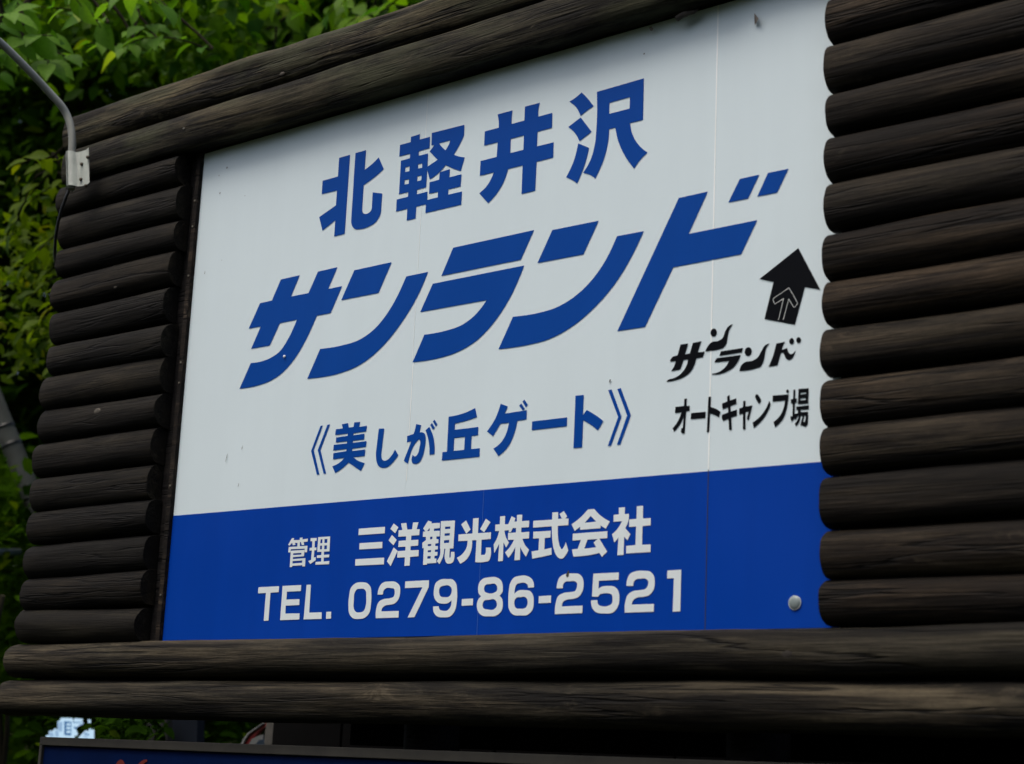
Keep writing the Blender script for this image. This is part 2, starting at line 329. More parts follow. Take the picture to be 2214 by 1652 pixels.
GLYPHS = """北;blue;5816,13103 6240,13109 6240,10859 5832,10852 5837,11316 5352,11097 5185,11514 5819,11739 5821,12165 5220,12167 5217,12556 5820,12566/6448,13115 6853,13117 6851,12559 7146,12684* 7359,12813 7578,12441 7269,12284* 6850,12128 6850,11489 6869,11382* 6915,11321* 6992,11290* 7118,11299* 7201,11361* 7218,11500 7215,11853 7580,11757 7574,11415 7553,11179* 7408,10997* 7152,10910* 6829,10892* 6663,10916* 6537,10999* 6476,11102* 6456,11260
軽;blue;8522,13154 8842,13165 8846,13011 9222,13014 9221,12698 8845,12689 8849,12562 9183,12561 9188,12195 9541,12315 9236,12606 9398,12753 9286,12761 9277,13107 10420,13092 10426,12805 10297,12590* 10102,12346 10279,12260* 10491,12196 10377,11846 10067,11986* 9839,12111 9651,11970* 9297,11822 9186,12114 9183,11633 8856,11623 8860,11499 9240,11503 9249,11274 9622,11277 9616,11429 9304,11431 9297,11749 9634,11752 9639,11954 9994,11975 9988,11751 10410,11757 10400,11430 9978,11426 9980,11284 10459,11283 10456,10931 9211,10927 9210,11164 8867,11159 8866,10838 8548,10835 8545,11158 8138,11154 8134,11487 8545,11490 8540,11618 8206,11621 8203,12552 8529,12556 8527,12685 8132,12685 8132,13005 8525,13009|9558,12762 9957,12768 9898,12639* 9802,12523 9664,12643*|8381,12334 8538,12332 8540,12199 8383,12203|8844,12331 8991,12326 8994,12205 8848,12207|8386,11981 8543,11979 8545,11849 8388,11850|8844,11996 8994,11993 8995,11861 8846,11861
井;blue;11544,13132 12042,13135 12025,12976* 12029,12773 12449,12778 12446,13144 12931,13143 12895,12994* 12898,12782 13349,12787 13355,12394 12897,12388 12901,12004 13430,12004 13433,11607 12909,11601 12905,10853 12465,10849 12460,11594 11982,11594 11902,11357* 11693,11056* 11377,10805 11057,11123 11334,11305* 11517,11594 11044,11591 11045,11987 11585,11990 11596,12376 11139,12379 11138,12761 11606,12765 11592,12953*|12026,12380 12457,12382 12462,12002 12031,12000
沢;blue;14251,13120 14452,12910* 14634,12677 14426,12605* 14247,12513 14099,12765* 13875,12964 14073,13028*/14251,12472 14604,12033 14242,11863 14095,12099* 13874,12307/14202,11818 14545,11634 14446,11269* 14220,10794 14066,10908* 13867,11016 14084,11383*/14724,13027 16123,13054 16134,12011 15754,12008 15832,11728* 16007,11434* 16294,11163 16096,11031* 15918,10842 15609,11256* 15416,11641* 15320,11986 15135,11988 15119,11680* 15019,11287* 14767,10815 14618,10930* 14391,11030 14577,11265* 14716,11674* 14750,12106* 14752,12545|15118,12659 15726,12669 15729,12379 15121,12378
サ;blue;3806,9943 4566,9954 4270,9385 4975,9386 5290,9945 6043,9955 5741,9389 6276,9392 5901,8697 5369,8696 4968,8023* 4620,7606* 4133,7241* 3657,7069* 3165,6998* 2424,6987 2816,7677 3283,7676* 3698,7750* 3989,7879* 4229,8115* 4587,8688 3895,8681 3549,8090 2784,8090 3116,8689 2613,8692 3008,9374 3497,9384
ン;blue;6706,9767 8091,9778 7671,9001 6280,9000/8655,9302 9427,9308 9081,8680* 8578,8072* 7914,7504* 7188,7136* 6429,6982* 5166,6971 5591,7742 6500,7742* 7058,7808* 7628,8046* 8107,8463* 8443,8922*
ラ;blue;10259,9820 12920,9839 12538,9143 9901,9129/9615,8965 12659,8980 12223,8193* 11779,7680* 11249,7289* 10589,7052* 9944,6969* 9060,6968 9422,7649 10126,7656* 10694,7737* 11132,7940* 11488,8268 9230,8269
ン;blue;13501,9741 14918,9735 14490,8971 13077,8976/15479,9258 16254,9252 15915,8676* 15509,8151* 14901,7622* 14177,7210* 13498,7006* 12868,6951* 11951,6959 12370,7721 13180,7711* 13702,7765* 14244,7949* 14739,8265* 15124,8663*
ド;blue;17222,9881 18019,9889 17518,8973 19347,8985 18941,8265 17114,8247 16368,6945 15580,6949/18870,10027 19383,10032 19101,9530 18581,9529/19610,10029 20134,10024 19851,9529 19341,9531
《;blue;5813,5621 5899,5619 5616,4987 5898,4309 5801,4308 5514,4969/6073,5623 6173,5624 5874,4969 6148,4316 6057,4315 5770,4970
美;blue;6623,5586 6849,5599 6889,5473 7069,5476 7081,5593 7300,5586 7273,5454 7559,5461 7544,5312 7082,5306 7079,5250 7486,5259 7483,5107 7075,5107 7072,5052 7578,5055 7569,4906 7072,4899 7069,4839 7553,4836 7541,4666 7126,4670 7300,4569* 7563,4481 7438,4286 7190,4420* 6968,4542 6773,4422* 6494,4302 6366,4487 6621,4563* 6808,4680 6374,4673 6372,4839 6854,4851 6854,4911 6360,4906 6368,5060 6860,5054 6860,5116 6437,5114 6438,5251 6867,5255 6867,5317 6398,5319 6406,5471 6665,5472
し;blue;7996,5345 8194,5327 8145,4755 8146,4619* 8186,4528* 8270,4486* 8375,4503* 8501,4590* 8621,4749 8750,4593 8568,4419* 8391,4317* 8232,4306* 8079,4360* 7987,4495* 7952,4654* 7957,4850
が;blue;9313,5339 9487,5297 9444,5114 9575,5097* 9644,5042* 9670,4935* 9656,4706* 9584,4463* 9490,4347* 9363,4320* 9256,4355* 9226,4415* 9258,4561 9335,4510* 9422,4563* 9474,4721* 9482,4893* 9445,4939* 9395,4911* 9101,4345 8953,4431 9179,4910 9029,4894 9021,5056 9246,5094 9282,5200*/9649,5148 9774,5226 9917,4989* 9988,4716* 10001,4515 9832,4512 9808,4731* 9755,4927*/9802,5270 9857,5319 9961,5188 9904,5140/9885,5352 9934,5394 10045,5267 9992,5220
丘;blue;10412,5421 10757,5441* 11053,5492* 11283,5558 11357,5324 11018,5268* 10637,5228 10638,5073 11418,5071 11416,4865 11210,4869 11210,4539 11499,4537 11500,4327 10260,4331 10265,4541 10416,4541|10639,4866 10991,4864 10988,4539 10637,4542
ゲ;blue;12106,5581 12337,5491 12249,5325 12942,5339 12945,5114 12661,5108 12579,4803* 12407,4506* 12110,4292 11937,4492 12140,4593* 12296,4773* 12399,5085 12127,5085 11909,4802 11707,4934 11957,5231*/12699,5473 12757,5523 12881,5378 12815,5344/12795,5561 12849,5611 12970,5466 12909,5414
ー;blue;13123,5048 14190,5044 14189,4834 13121,4836
ト;blue;14414,5539 14660,5533 14655,5050 14763,5164 15016,5024* 15261,4855 15111,4652 14905,4798* 14669,4932 14663,4291 14410,4291
》;blue;15371,5570 15471,5576 15778,4910 15505,4258 15412,4257 15683,4910/15636,5567 15734,5580 16044,4919 15766,4260 15672,4263 15939,4924
logo サ;black;17369,6404 17578,6407 17499,6163 17629,6167 17706,6402 17938,6415 17893,6308* 17845,6167 18032,6164 17981,6041 17812,6038 17757,5884* 17668,5753* 17486,5648* 17245,5596* 17010,5589 17029,5612* 17225,5654* 17409,5736* 17526,5864* 17592,6037 17467,6041 17382,5832 17128,5819 17198,5902* 17251,6038 17096,6043 17099,6072* 17172,6155 17296,6164
logo ン;black;18338,6548* 18325,6512* 18298,6486* 18262,6478* 18227,6487* 18195,6513* 18178,6550* 18177,6591* 18191,6627* 18218,6653* 18254,6661* 18289,6652* 18320,6626* 18337,6589*/18759,6697 18668,6570* 18627,6404* 18594,6268* 18514,6192* 18389,6169* 18043,6169 18113,6281* 18212,6358* 18384,6364* 18492,6413* 18561,6552* 18639,6659*
logo ラ;black;18457,6117 19037,6124 19002,6029 18421,6020/18366,5975 18978,5974 18915,5842* 18811,5731* 18616,5638* 18402,5605* 18237,5617 18238,5639 18383,5649* 18543,5716* 18683,5874 18294,5887 18322,5943*
logo ン;black;19258,6003* 19243,5965* 19214,5938* 19175,5928* 19134,5938* 19102,5965* 19082,6004* 19081,6049* 19096,6087* 19126,6114* 19164,6123* 19205,6114* 19237,6087* 19257,6047*/19711,6140 19631,6048* 19598,5915* 19557,5752* 19490,5653* 19377,5628* 18950,5616 18988,5726* 19067,5789* 19304,5815* 19408,5861* 19510,6001* 19595,6113*
logo ド;black;19880,6118 20105,6129 20061,6071* 20015,5957 20156,5987 20200,5872* 20243,5840* 20302,5853* 20364,5916 20328,5812* 20270,5736* 20193,5716* 20125,5761* 20090,5825* 20063,5896 20000,5897 19915,5634 19688,5626 19740,5715*/20321,6107* 20310,6079* 20289,6061* 20264,6053* 20238,6061* 20216,6079* 20204,6106* 20202,6137* 20213,6164* 20234,6183* 20259,6190* 20285,6182* 20307,6164* 20319,6137*/20490,6110* 20480,6084* 20460,6067* 20437,6059* 20411,6067* 20393,6084* 20380,6110* 20378,6139* 20388,6165* 20408,6182* 20432,6189* 20457,6181* 20476,6164* 20488,6138*
オ;black;17509,5148 17578,5148 17573,4976 17660,4976 17661,4857 17571,4858 17541,4360 17485,4368* 17438,4400 17449,4484 17484,4487 17508,4754 17406,4569* 17254,4426 17211,4503 17348,4652* 17442,4846 17264,4852 17273,4987 17507,4983
ー;black;17705,4804 18090,4796 18085,4656 17694,4667
ト;black;18153,5125 18222,5124 18218,4891 18366,4832* 18482,4756 18442,4636 18333,4697* 18211,4747 18196,4328 18131,4331
キ;black;18643,5077 18706,5112 18723,4986 18880,5016 18890,4894 18733,4860 18745,4736 18903,4763 18908,4634 18763,4602 18780,4329 18711,4329 18689,4583 18557,4543 18514,4618* 18523,4686 18681,4723 18668,4839 18529,4808 18514,4937 18651,4970
ャ;black;19062,4938 19120,4938 19120,4809 19298,4821 19254,4653* 19218,4521 19196,4508* 19164,4521 19172,4586* 19214,4695 19124,4688 19132,4307 19065,4309 19060,4660 18962,4648 18965,4783 19061,4801
ン;black;19365,5013* 19404,5052* 19466,5002* 19523,4906 19472,4831 19389,4942*/19722,4873 19753,4807* 19704,4669* 19569,4487* 19342,4316 19309,4440 19482,4541* 19635,4706*
プ;black;19806,4982 20204,4965 20164,4683* 20082,4468* 19876,4281 19833,4402 19980,4508* 20079,4677* 20115,4843 19806,4846/20207,5032* 20204,5015* 20194,5002* 20180,4996* 20167,4998* 20153,5007* 20143,5021* 20139,5040* 20142,5057* 20152,5070* 20166,5076* 20179,5074* 20193,5065* 20203,5051*
場;black;20317,5052 20365,5056 20361,4857 20405,4857 20402,4766 20359,4763 20353,4525 20432,4534 20438,4604 20394,4604 20395,4683 20700,4679 20698,4592 20501,4602 20493,4553 20682,4542 20682,4337 20655,4252* 20608,4229 20535,4267 20512,4253 20495,4274 20553,4466 20503,4474 20462,4328* 20391,4255 20357,4309 20428,4398* 20456,4492 20411,4451 20386,4392 20352,4427 20283,4369 20255,4422 20256,4490 20301,4483 20305,4761 20261,4761 20258,4851 20312,4854|20586,4461 20628,4462 20607,4331 20566,4335/20443,5057 20692,5049 20682,4719 20431,4729|20494,4969 20628,4967 20626,4932 20491,4931|20490,4846 20621,4848 20618,4805 20487,4804
arrow;black;20404,8173 20954,7165 20574,7275 20338,6474 19571,6704 19791,7504 19428,7625
管;white;5024,2663 5111,2663 5088,2612 5326,2603 5331,2662 5434,2664 5429,2615 5639,2622 5636,2545 5483,2543 5512,2468 5426,2462 5379,2546 5343,2543 5350,2436 5643,2437 5639,2265 5546,2271 5543,2365 5011,2373 5005,2291 4918,2293 4925,2439 5257,2435 5251,2530 5150,2535 5177,2484 5077,2474 5044,2545 4950,2470 4893,2498/5015,2333 5540,2331 5535,2166 5117,2160 5115,2108 5597,2114 5601,1898 5498,1898 5498,1932 5112,1930 5107,1901 5017,1902|5117,2259 5433,2259 5430,2213 5114,2214|5113,2054 5485,2058 5481,1996 5112,1992
理;white;5744,2631 5975,2624 5972,2548 5912,2549 5915,2375 5989,2374 5989,2303 5915,2304 5912,2115 5985,2122 5993,2043 5795,1949 5708,2033 5816,2056 5823,2303 5731,2305 5731,2374 5819,2377 5816,2546 5745,2550/6029,2641 6474,2638 6483,2250 6281,2250 6286,2167 6488,2168 6484,2098 6286,2096 6292,1994 6504,2000 6501,1920 5994,1924 5991,1997 6198,1996 6195,2096 6026,2098 6023,2164 6188,2167 6190,2252 6025,2254|6123,2578 6193,2579 6196,2479 6119,2477|6271,2577 6379,2577 6378,2474 6273,2477|6122,2414 6192,2415 6198,2317 6124,2318|6280,2411 6377,2411 6380,2314 6282,2313
T;white;3850,1408 4656,1411 4662,1256 4341,1248 4341,515 4158,511 4161,1249 3846,1249
E;white;4794,1414 5508,1412 5510,1256 4977,1256 4981,1049 5478,1048 5487,894 4968,891 4980,682 5520,677 5529,519 4795,515
L;white;5711,1410 5873,1410 5882,685 6350,684 6359,516 5688,516
.;white;6515,690 6697,692 6704,518 6525,512
三;white;7509,2783 8440,2780 8445,2618 7510,2617/7571,2408 8381,2404 8386,2244 7574,2248/7458,2004 8475,2001 8481,1832 7461,1839
洋;white;8740,2848 8912,2744 8812,2598 8634,2716/8701,2561 8878,2426 8774,2298 8595,2428/8790,2240 8933,2149 8720,1776 8579,1903/8996,2832 9176,2838 9225,2667 9388,2664 9412,2834 9591,2830 9545,2659 9646,2655 9642,2506 9373,2508 9374,2397 9624,2394 9625,2247 9372,2247 9373,2143 9654,2137 9658,1984 9375,1979 9376,1762 9200,1764 9196,1978 8930,1979 8930,2142 9199,2143 9197,2242 8946,2246 8950,2397 9198,2398 9198,2500 8926,2504 8929,2665 9053,2666
観;white;9922,2852 10048,2814 10029,2780 10322,2773 10324,2644 10134,2643 10130,2585 10328,2578 10333,2441 10229,2445 10231,2379 10299,2372 10303,2278 10200,2269 10202,2212 10293,2203 10294,2123 10198,2120 10199,2064 10291,2058 10292,1974 10196,1964 10198,1901 10266,1900 10269,1791 9962,1790 9961,1764 9828,1761 9822,2182 9778,2170 9765,2310 9879,2372 9873,2453 9767,2459 9771,2587 9842,2589 9767,2664|9902,2593 9985,2666 9986,2595|10017,2448 10093,2448 10095,2384 10017,2380|9952,2268 10067,2268 10068,2218 9951,2218|9964,2115 10073,2114 10074,2066 9962,2065|9961,1969 10074,1970 10073,1908 9963,1907/10348,2814 10815,2804 10808,2123 10691,2125 10689,1931 10714,1898* 10735,1929 10737,2041 10848,2036 10854,1876* 10826,1798* 10727,1757* 10610,1777* 10559,1851* 10552,2126 10508,2126 10482,1950* 10375,1756 10286,1834 10377,1974* 10384,2122 10371,2127|10498,2669 10673,2667 10672,2608 10499,2609|10494,2504 10667,2503 10666,2443 10496,2444|10488,2336 10660,2337 10660,2266 10490,2267
光;white;11178,2787 11339,2554 11205,2459 11026,2697/11814,2790 11964,2699 11781,2463 11646,2547/11405,2820 11581,2821 11582,2454 11997,2451 11999,2294 11707,2288 11713,1922 11827,1920 11848,1945* 11856,2095 12014,2085 12016,1863* 11979,1781* 11858,1753* 11542,1758 11545,2288 11407,2290 11391,2041* 11290,1867* 11058,1739 10939,1888 11130,1987* 11246,2143* 11261,2287 10957,2293 10956,2455 11406,2454
株;white;12262,2821 12419,2819 12421,2621 12531,2618 12622,2805 12743,2750 12719,2667 12794,2667 12790,2823 12951,2823 12948,2667 13173,2665 13172,2511 12940,2514 12939,2401 13187,2403 13186,2246 12986,2246 13065,2111* 13206,1974 13117,1818 13003,1948* 12932,2055 12938,1749 12772,1749 12780,2069 12703,1944* 12580,1814 12468,1949 12611,2068* 12732,2238 12543,2242 12536,2406 12778,2408 12776,2512 12677,2517 12615,2420 12554,2427 12556,2475 12418,2470 12476,2307* 12576,2177 12493,2065 12405,2193 12410,1748 12264,1748 12273,2162 12132,1949 12099,2158 12207,2320* 12254,2471 12126,2476 12124,2630 12264,2630
式;white;13863,2818 14038,2817 14041,2656 14155,2655 14082,2766 14204,2832 14307,2700 14259,2652 14353,2649 14351,2493 14042,2494 14055,2280* 14086,2116* 14139,1996* 14187,1946* 14242,1991* 14297,2102 14382,1907 14298,1790* 14232,1733* 14175,1725* 14069,1773* 13956,1941* 13900,2143* 13863,2494 13299,2493 13297,2653 13865,2650/13311,2396 13836,2390 13835,2232 13666,2231 13666,1965 13875,1990 13892,1830 13315,1762 13284,1937 13493,1950 13495,2234 13315,2234
会;white;14910,2823 15090,2825 15276,2663* 15550,2508 15441,2352 15288,2435 15291,2371 14704,2367 14701,2439 14546,2347 14447,2507 14714,2660*|14998,2669 15161,2530 14829,2520/14496,2288 15490,2293 15490,2135 15268,2134 15500,1830 15359,1716 15282,1808 15091,1781* 14822,1761* 14535,1758 14484,1927 14656,1933 14740,2132 14495,2128|14928,2128 15223,2129 15108,2053 15185,1940 14842,1926
社;white;15795,2811 15966,2811 15966,2654 16081,2654 16076,2510* 15991,2333 16140,2191 16058,2055 15968,2146 15966,1735 15794,1734 15809,2131 15699,2024 15625,2216 15777,2332* 15897,2499 15658,2498 15652,2655 15801,2657/16297,2810 16467,2810 16473,2524 16687,2523 16690,2359 16468,2354 16470,1937 16705,1931 16706,1764 16034,1763 16034,1933 16289,1939 16292,2355 16095,2354 16095,2524 16296,2527
0;white;7764,1407* 7940,1374* 8064,1268* 8104,1104* 8109,819* 8076,637* 7956,528* 7701,485* 7481,518* 7354,634* 7315,799* 7316,1107* 7354,1271* 7490,1379*|7706,1245* 7837,1230* 7910,1161* 7928,1048* 7927,803* 7879,693* 7716,648* 7568,680* 7504,773* 7493,958* 7503,1142* 7563,1223*
2;white;8323,1077 8341,1198* 8429,1337* 8735,1393* 8962,1359* 9082,1255* 9102,1113* 9065,954* 8948,847* 8783,815* 8588,786* 8509,728* 8492,655 9092,653 9094,491 8311,490 8310,733* 8381,893* 8546,959* 8769,978* 8892,1019* 8917,1119* 8891,1196* 8777,1226* 8608,1226* 8528,1172* 8513,1077
7;white;9259,1375 10058,1377 10062,1212 9636,487 9409,484 9851,1211 9258,1211
9;white;10241,733 10425,736 10449,669* 10572,621* 10730,632* 10817,718* 10838,870 10744,808* 10560,791* 10370,838* 10252,979* 10241,1137* 10283,1294* 10438,1377* 10651,1383* 10865,1352* 10964,1251* 11002,1093* 11005,781* 10968,627* 10846,493* 10610,462* 10367,504* 10266,605*|10582,1228* 10742,1215* 10819,1148* 10827,1060* 10773,973* 10602,947* 10467,976* 10418,1053* 10426,1171*
-;white;11173,885 11529,887 11532,728 11171,724
8;white;11981,1374* 12262,1360* 12393,1279* 12448,1124* 12440,1009* 12354,928 12431,867* 12472,723* 12447,590* 12316,479* 12064,454* 11833,481* 11698,589* 11660,706* 11682,840* 11779,934 11696,1013* 11673,1130* 11706,1264* 11804,1348*|12042,1216* 12208,1210* 12270,1149* 12268,1053* 12182,1006* 11979,1005* 11887,1046* 11861,1124* 11903,1196*|12040,845* 12218,840* 12280,775* 12285,689* 12219,624* 12003,616* 11873,652* 11838,730* 11864,806*
6;white;13402,1092 13221,1089 13205,1156* 13143,1199* 12994,1210* 12860,1167* 12824,1073* 12817,964 12918,1027* 13128,1037* 13302,1001* 13385,905* 13411,754* 13379,567* 13269,476* 13013,454* 12788,484* 12669,604* 12637,813* 12638,1003* 12671,1212* 12764,1332* 12960,1377* 13183,1364* 13335,1283* 13390,1187*|13013,878* 13162,868* 13222,797* 13227,702* 13175,629* 13016,608* 12879,632* 12829,713* 12831,808* 12890,867*
-;white;13559,885 13924,889 13925,723 13561,718
2;white;14079,1046 14092,1163* 14157,1300* 14321,1369* 14534,1372* 14736,1344* 14834,1248* 14861,1118* 14835,953* 14747,846* 14585,795* 14373,773* 14281,730* 14252,629 14855,632 14853,465 14058,460 14068,699* 14131,864* 14271,930* 14507,951* 14635,982* 14673,1069* 14670,1143* 14613,1189* 14471,1196* 14330,1188* 14273,1138* 14261,1046
5;white;15132,1346 15849,1344 15849,1181 15296,1178 15292,1001 15376,1040* 15570,1052* 15730,1034* 15847,940* 15884,794* 15860,596* 15752,473* 15481,441* 15227,485* 15118,597* 15091,742 15271,746 15301,647* 15406,604* 15565,604* 15677,655* 15700,763* 15669,855* 15577,886* 15417,888* 15337,870* 15291,820 15113,829
2;white;16071,1035 16086,1167* 16160,1299* 16325,1353* 16548,1355* 16725,1323* 16816,1230* 16845,1086* 16816,927* 16720,823* 16568,783* 16369,765* 16271,711* 16234,617 16839,617 16838,448 16048,444 16055,681* 16121,841* 16252,912* 16474,934* 16606,960* 16665,1039* 16662,1128* 16598,1175* 16465,1184* 16332,1170* 16272,1115* 16261,1031
1;white;17179,1337 17544,1339 17544,438 17347,436 17356,1162 17174,1163"""
def contour(s):
    P = []
    for t in s.split():
        sm = t[-1] == '*'; x, z = t.rstrip('*').split(',')
        P.append((Vector((float(x) / 1e4 - 3.98, float(z) / 1e4 + 1.919)), sm))
    n = len(P); T = []
    for i, (p, sm) in enumerate(P):
        if not sm: T.append(None); continue
        a = P[i - 1][0]; c = P[(i + 1) % n][0]; la = (p - a).length + 1e-9; lc = (c - p).length + 1e-9
        T.append(((p - a) / la * lc + (c - p) / lc * la).normalized())
    out = []
    for i in range(n):
        p1, s1 = P[i]; p2, s2 = P[(i + 1) % n]; ch = p2 - p1; L = ch.length
        out.append(p1.copy())
        if not s1 and not s2: continue
        m1 = T[i] * L if s1 else None; m2 = T[(i + 1) % n] * L if s2 else None
        if m1 is None: m1 = 1.5 * ch - .5 * m2
        if m2 is None: m2 = 1.5 * ch - .5 * m1
        for k in range(1, 6):
            t = k / 6
            out.append((2 * t ** 3 - 3 * t * t + 1) * p1 + (t ** 3 - 2 * t * t + t) * m1 + (3 * t * t - 2 * t ** 3) * p2 + (t ** 3 - t * t) * m2)
    return out
SIZE = {'blue': 'blue', 'black': 'black', 'white': 'white'}
COLM = {'blue': M_BLUE, 'black': M_BLACK, 'white': M_LWHITE}
def glyph_mesh(shapes, y):
    me_v, me_f = [], []
    for sh in shapes:
        cs = [contour(c) for c in sh.split('|')]
        flat = [p for c in cs for p in c]; base = len(me_v)
        tris = tessellate_polygon([[Vector((p.x, p.y, 0)) for p in c] for c in cs])
        me_v += [(p.x, y, p.y) for p in flat]
        for t in tris:
            a, b_, c = [flat[i] for i in t]
            cr = (b_ - a).cross(c - a)
            me_f.append([base + i for i in (t if cr > 0 else reversed(t))])
    me = bpy.data.meshes.new('letter'); me.from_pydata(me_v, [], me_f); me.update(); return me
for line in GLYPHS.strip().split('\n'):
    lab, col, sh = line.split(';')
    y = -.0018 if col == 'white' else -.0010
    nm = 'arrow' if lab == 'arrow' else 'letter'
    o = obj(nm, glyph_mesh(sh.split('/'), y), COLM[col], sign)
    o['label'] = 'black printed arrow pointing up' if lab == 'arrow' else '%s printed character %s' % (col, lab)
# fine outline of a smaller arrow inside the black one
def apt(x, y): return at((2180 + x * 220 / 1398) * 2214 / 2963, (700 + y * 220 / 1398) * 2214 / 2963, -.0018)
pts = [apt(*p) for p in ((460, 1436), (555, 1042), (400, 1140), (388, 1138), (358, 1055), (368, 1038), (656, 844), (813, 1122), (790, 1165), (755, 1203), (738, 1195), (650, 1052), (549, 1430))]
b = bmesh.new(); w = .0004
for p, q in zip(pts, pts[1:]):
    d = (q - p).normalized(); s = Vector((d.z, 0, -d.x)) * w
    b.faces.new([b.verts.new(v) for v in (p - s, p + s, q + s, q - s)])
obj('outline', b, M_LINE, sign)
# bolt cap on the blue band, small rivet on the letter
def dome(px, py, r, bulge, mat, rim=None, name='bolt_cap'):
    c = at(px, py, -.003); b = bmesh.new()
    bmesh.ops.create_uvsphere(b, u_segments=24, v_segments=12, radius=1)
    for v in b.verts: v.co = Vector((v.co.x * r, min(v.co.y, .2) * bulge, v.co.z * r)) + c
    for f in b.faces: f.smooth = True
    o = obj(name, b, mat, sign)
    if rim:
        b = bmesh.new(); tube(b, [c + Vector((0, .002, 0)), c + Vector((0, -.0004, 0))], r * 1.10, 28); obj('rim', b, rim, sign)
dome(1718, 1303, .0135, .004, plain('grey_plastic', (.20, .245, .25), .3), plain('pale_rim', (.45, .5, .5), .4))
dome(615, 771, .0042, .004, M_LINE, None, 'rivet')
M_DIRT = plain('dirt_speck', (.05, .05, .045), .9)
for px, py, w, h in ((492, 363, .0022, .003), (475, 380, .0012, .002), (477, 418, .0018, .003), (531, 424, .001, .0015), (1394, 117, .002, .002), (481, 563, .001, .001),
                     (525, 968, .0009, .006), (491, 990, .0009, .013), (517, 1049, .0009, .005), (444, 590, .001, .005), (1320, 824, .002, .004), (1229, 1241, .004, .008)):
    c = at(px, py, 0); b = bmesh.new()
    y = -.0024
    b.faces.new([b.verts.new((c.x + w * (1 + .3 * math.sin(a * 3 + px)) * math.cos(a) + .25 * h * math.sin(a), y, c.z + h * math.sin(a))) for a in [2 * math.pi * k / 9 for k in range(9)]])
    obj('dirt_spot', b, M_DIRT, sign)
# dead leaf bits stuck on the board
m_dead = plain('dead_leaf', (.16, .14, .12), .8, var=.3, scale=60)
p = [at(1631, 28, -.004), at(1640, 40, -.016), at(1632, 55, -.005), at(1631, 42, -.008)]
b = bmesh.new(); v = [b.verts.new(q) for q in p]; b.faces.new(v[:3]); b.faces.new((v[0], v[2], v[3])); 
tag(obj('dead_leaf', b, m_dead), 'small pointed grey scrap stuck high on the white board near the right logs', 'leaf scrap')
b = bmesh.new(); tube(b, smooth_path([at(1463, 41, -.03), at(1475, 33, -.03), at(1487, 29, -.028), at(1503, 25, -.026), at(1508, 20, -.02)]), [.007] * 5 + [.0068] * 5 + [.005] * 5 + [.003] * 5 + [.001], 8)
tag(obj('curled_bark', b, plain('dark_bark_curl', (.035, .03, .025), .85, var=.5, scale=60)), 'curled strip of bark hanging under the top log against the white board', 'bark strip')
b = bmesh.new(); bmesh.ops.create_icosphere(b, subdivisions=2, radius=.005)
for v_ in b.verts: v_.co = v_.co * (1 + .4 * noise.noise(v_.co * 200)) + at(1408, 62, -.012)
tag(obj('insect_nest', b, m_dead), 'tiny brown lump hanging under the second log above the white board', 'insect nest')

# ------------------------------------------------------------------ lower sign
low = thing('lower_signboard', 'dark navy blue signboard in a dull metal frame below the lowest log', 'sign', (-3, -.01, .9))
xa, xb, zt, zb = -4.490, -.7, 1.650, .85
b = bmesh.new(); box(b, (xa + .012, -.004, zb), (xb, .02, zt - .012)); obj('panel', b, M_NAVY, low)
b = bmesh.new(); box(b, (xa, -.014, zt - .024), (xb, .022, zt), .002); obj('frame_rail', b, M_ALU, low)
b = bmesh.new(); box(b, (xa, -.014, zb - .02), (xb, .022, zb), .002); obj('frame_rail', b, M_ALU, low)
b = bmesh.new(); box(b, (xa, -.0138, zb), (xa + .013, .0218, zt - .024), .002); obj('frame_rail', b, M_ALU, low)
def lowshape(pts, name):
    P = []
    for t in pts.split():
        x, z = t.split(','); q = at(float(x) / 4.813 * 2214 / 2963, (2040 + float(z) / 4.813) * 2214 / 2963, -.006); P.append(q)
    b = bmesh.new(); b.faces.new([b.verts.new(q) for q in P]); return obj(name, b, M_RED, low, 'top of a red brush stroke letter')
lowshape('1540,1000 1600,840 1640,785 1675,758 1710,768 1737,815 1745,860 1735,1000', 'letter')
lowshape('1870,1000 1895,850 1930,815 1965,785 2000,765 2048,758 2050,790 2022,800 2000,822 1985,870 1975,1000', 'letter')

# ------------------------------------------------------------------ lamp bracket, arm and cable
lamp = thing('lamp_arm', 'bent pale metal pipe clamped by a white bracket to the left log ends', 'lamp arm', tuple(at(155, 380, -.09)))
F = 2214 / 2963
arm = [at(206 * F, 548 * F, -.112), at(207 * F, 470 * F, -.112), at(209 * F, 408 * F, -.112), at(205 * F, 368 * F, -.115), at(193 * F, 332 * F, -.125), at(174 * F, 302 * F, -.147), at(142 * F, 267 * F, -.182), at(109 * F, 231 * F, -.222), at(54 * F, 174 * F, -.292), at(2 * F, 124 * F, -.357), at(-60 * F, 75 * F, -.447), at(-200 * F, -30 * F, -.627)]
b = bmesh.new(); tube(b, smooth_path(arm), .0118, 16); obj('pipe', b, M_PIPE, lamp)
# clamp: half sleeve around the pipe plus side plate
b = bmesh.new()
c0 = at(206 * F, 441 * F, -.112); c1 = at(206 * F, 541 * F, -.112)
sec = []
for a in range(-200, 21, 20):
    t = math.radians(a); sec.append((math.cos(t) * .0165, math.sin(t) * .0165))
sec += [(.022, .010), (.034, .012), (.060, .013), (.070, .0135)]
N = len(sec); top_ = []; bot_ = []; ti = []; bi = []
for i, (sx, sy) in enumerate(sec):
    zt_ = c0.z - (0, 0, -.001, -.006)[max(0, i - N + 4)]; zb_ = c1.z + (0, -.001, 0, .005)[max(0, i - N + 4)]
    top_.append(b.verts.new((c0.x + sx, c0.y + sy, zt_))); bot_.append(b.verts.new((c1.x + .004 + sx, c1.y + sy, zb_)))
for i in range(N - 1):
    f = b.faces.new((top_[i], bot_[i], bot_[i + 1], top_[i + 1])); f.smooth = True
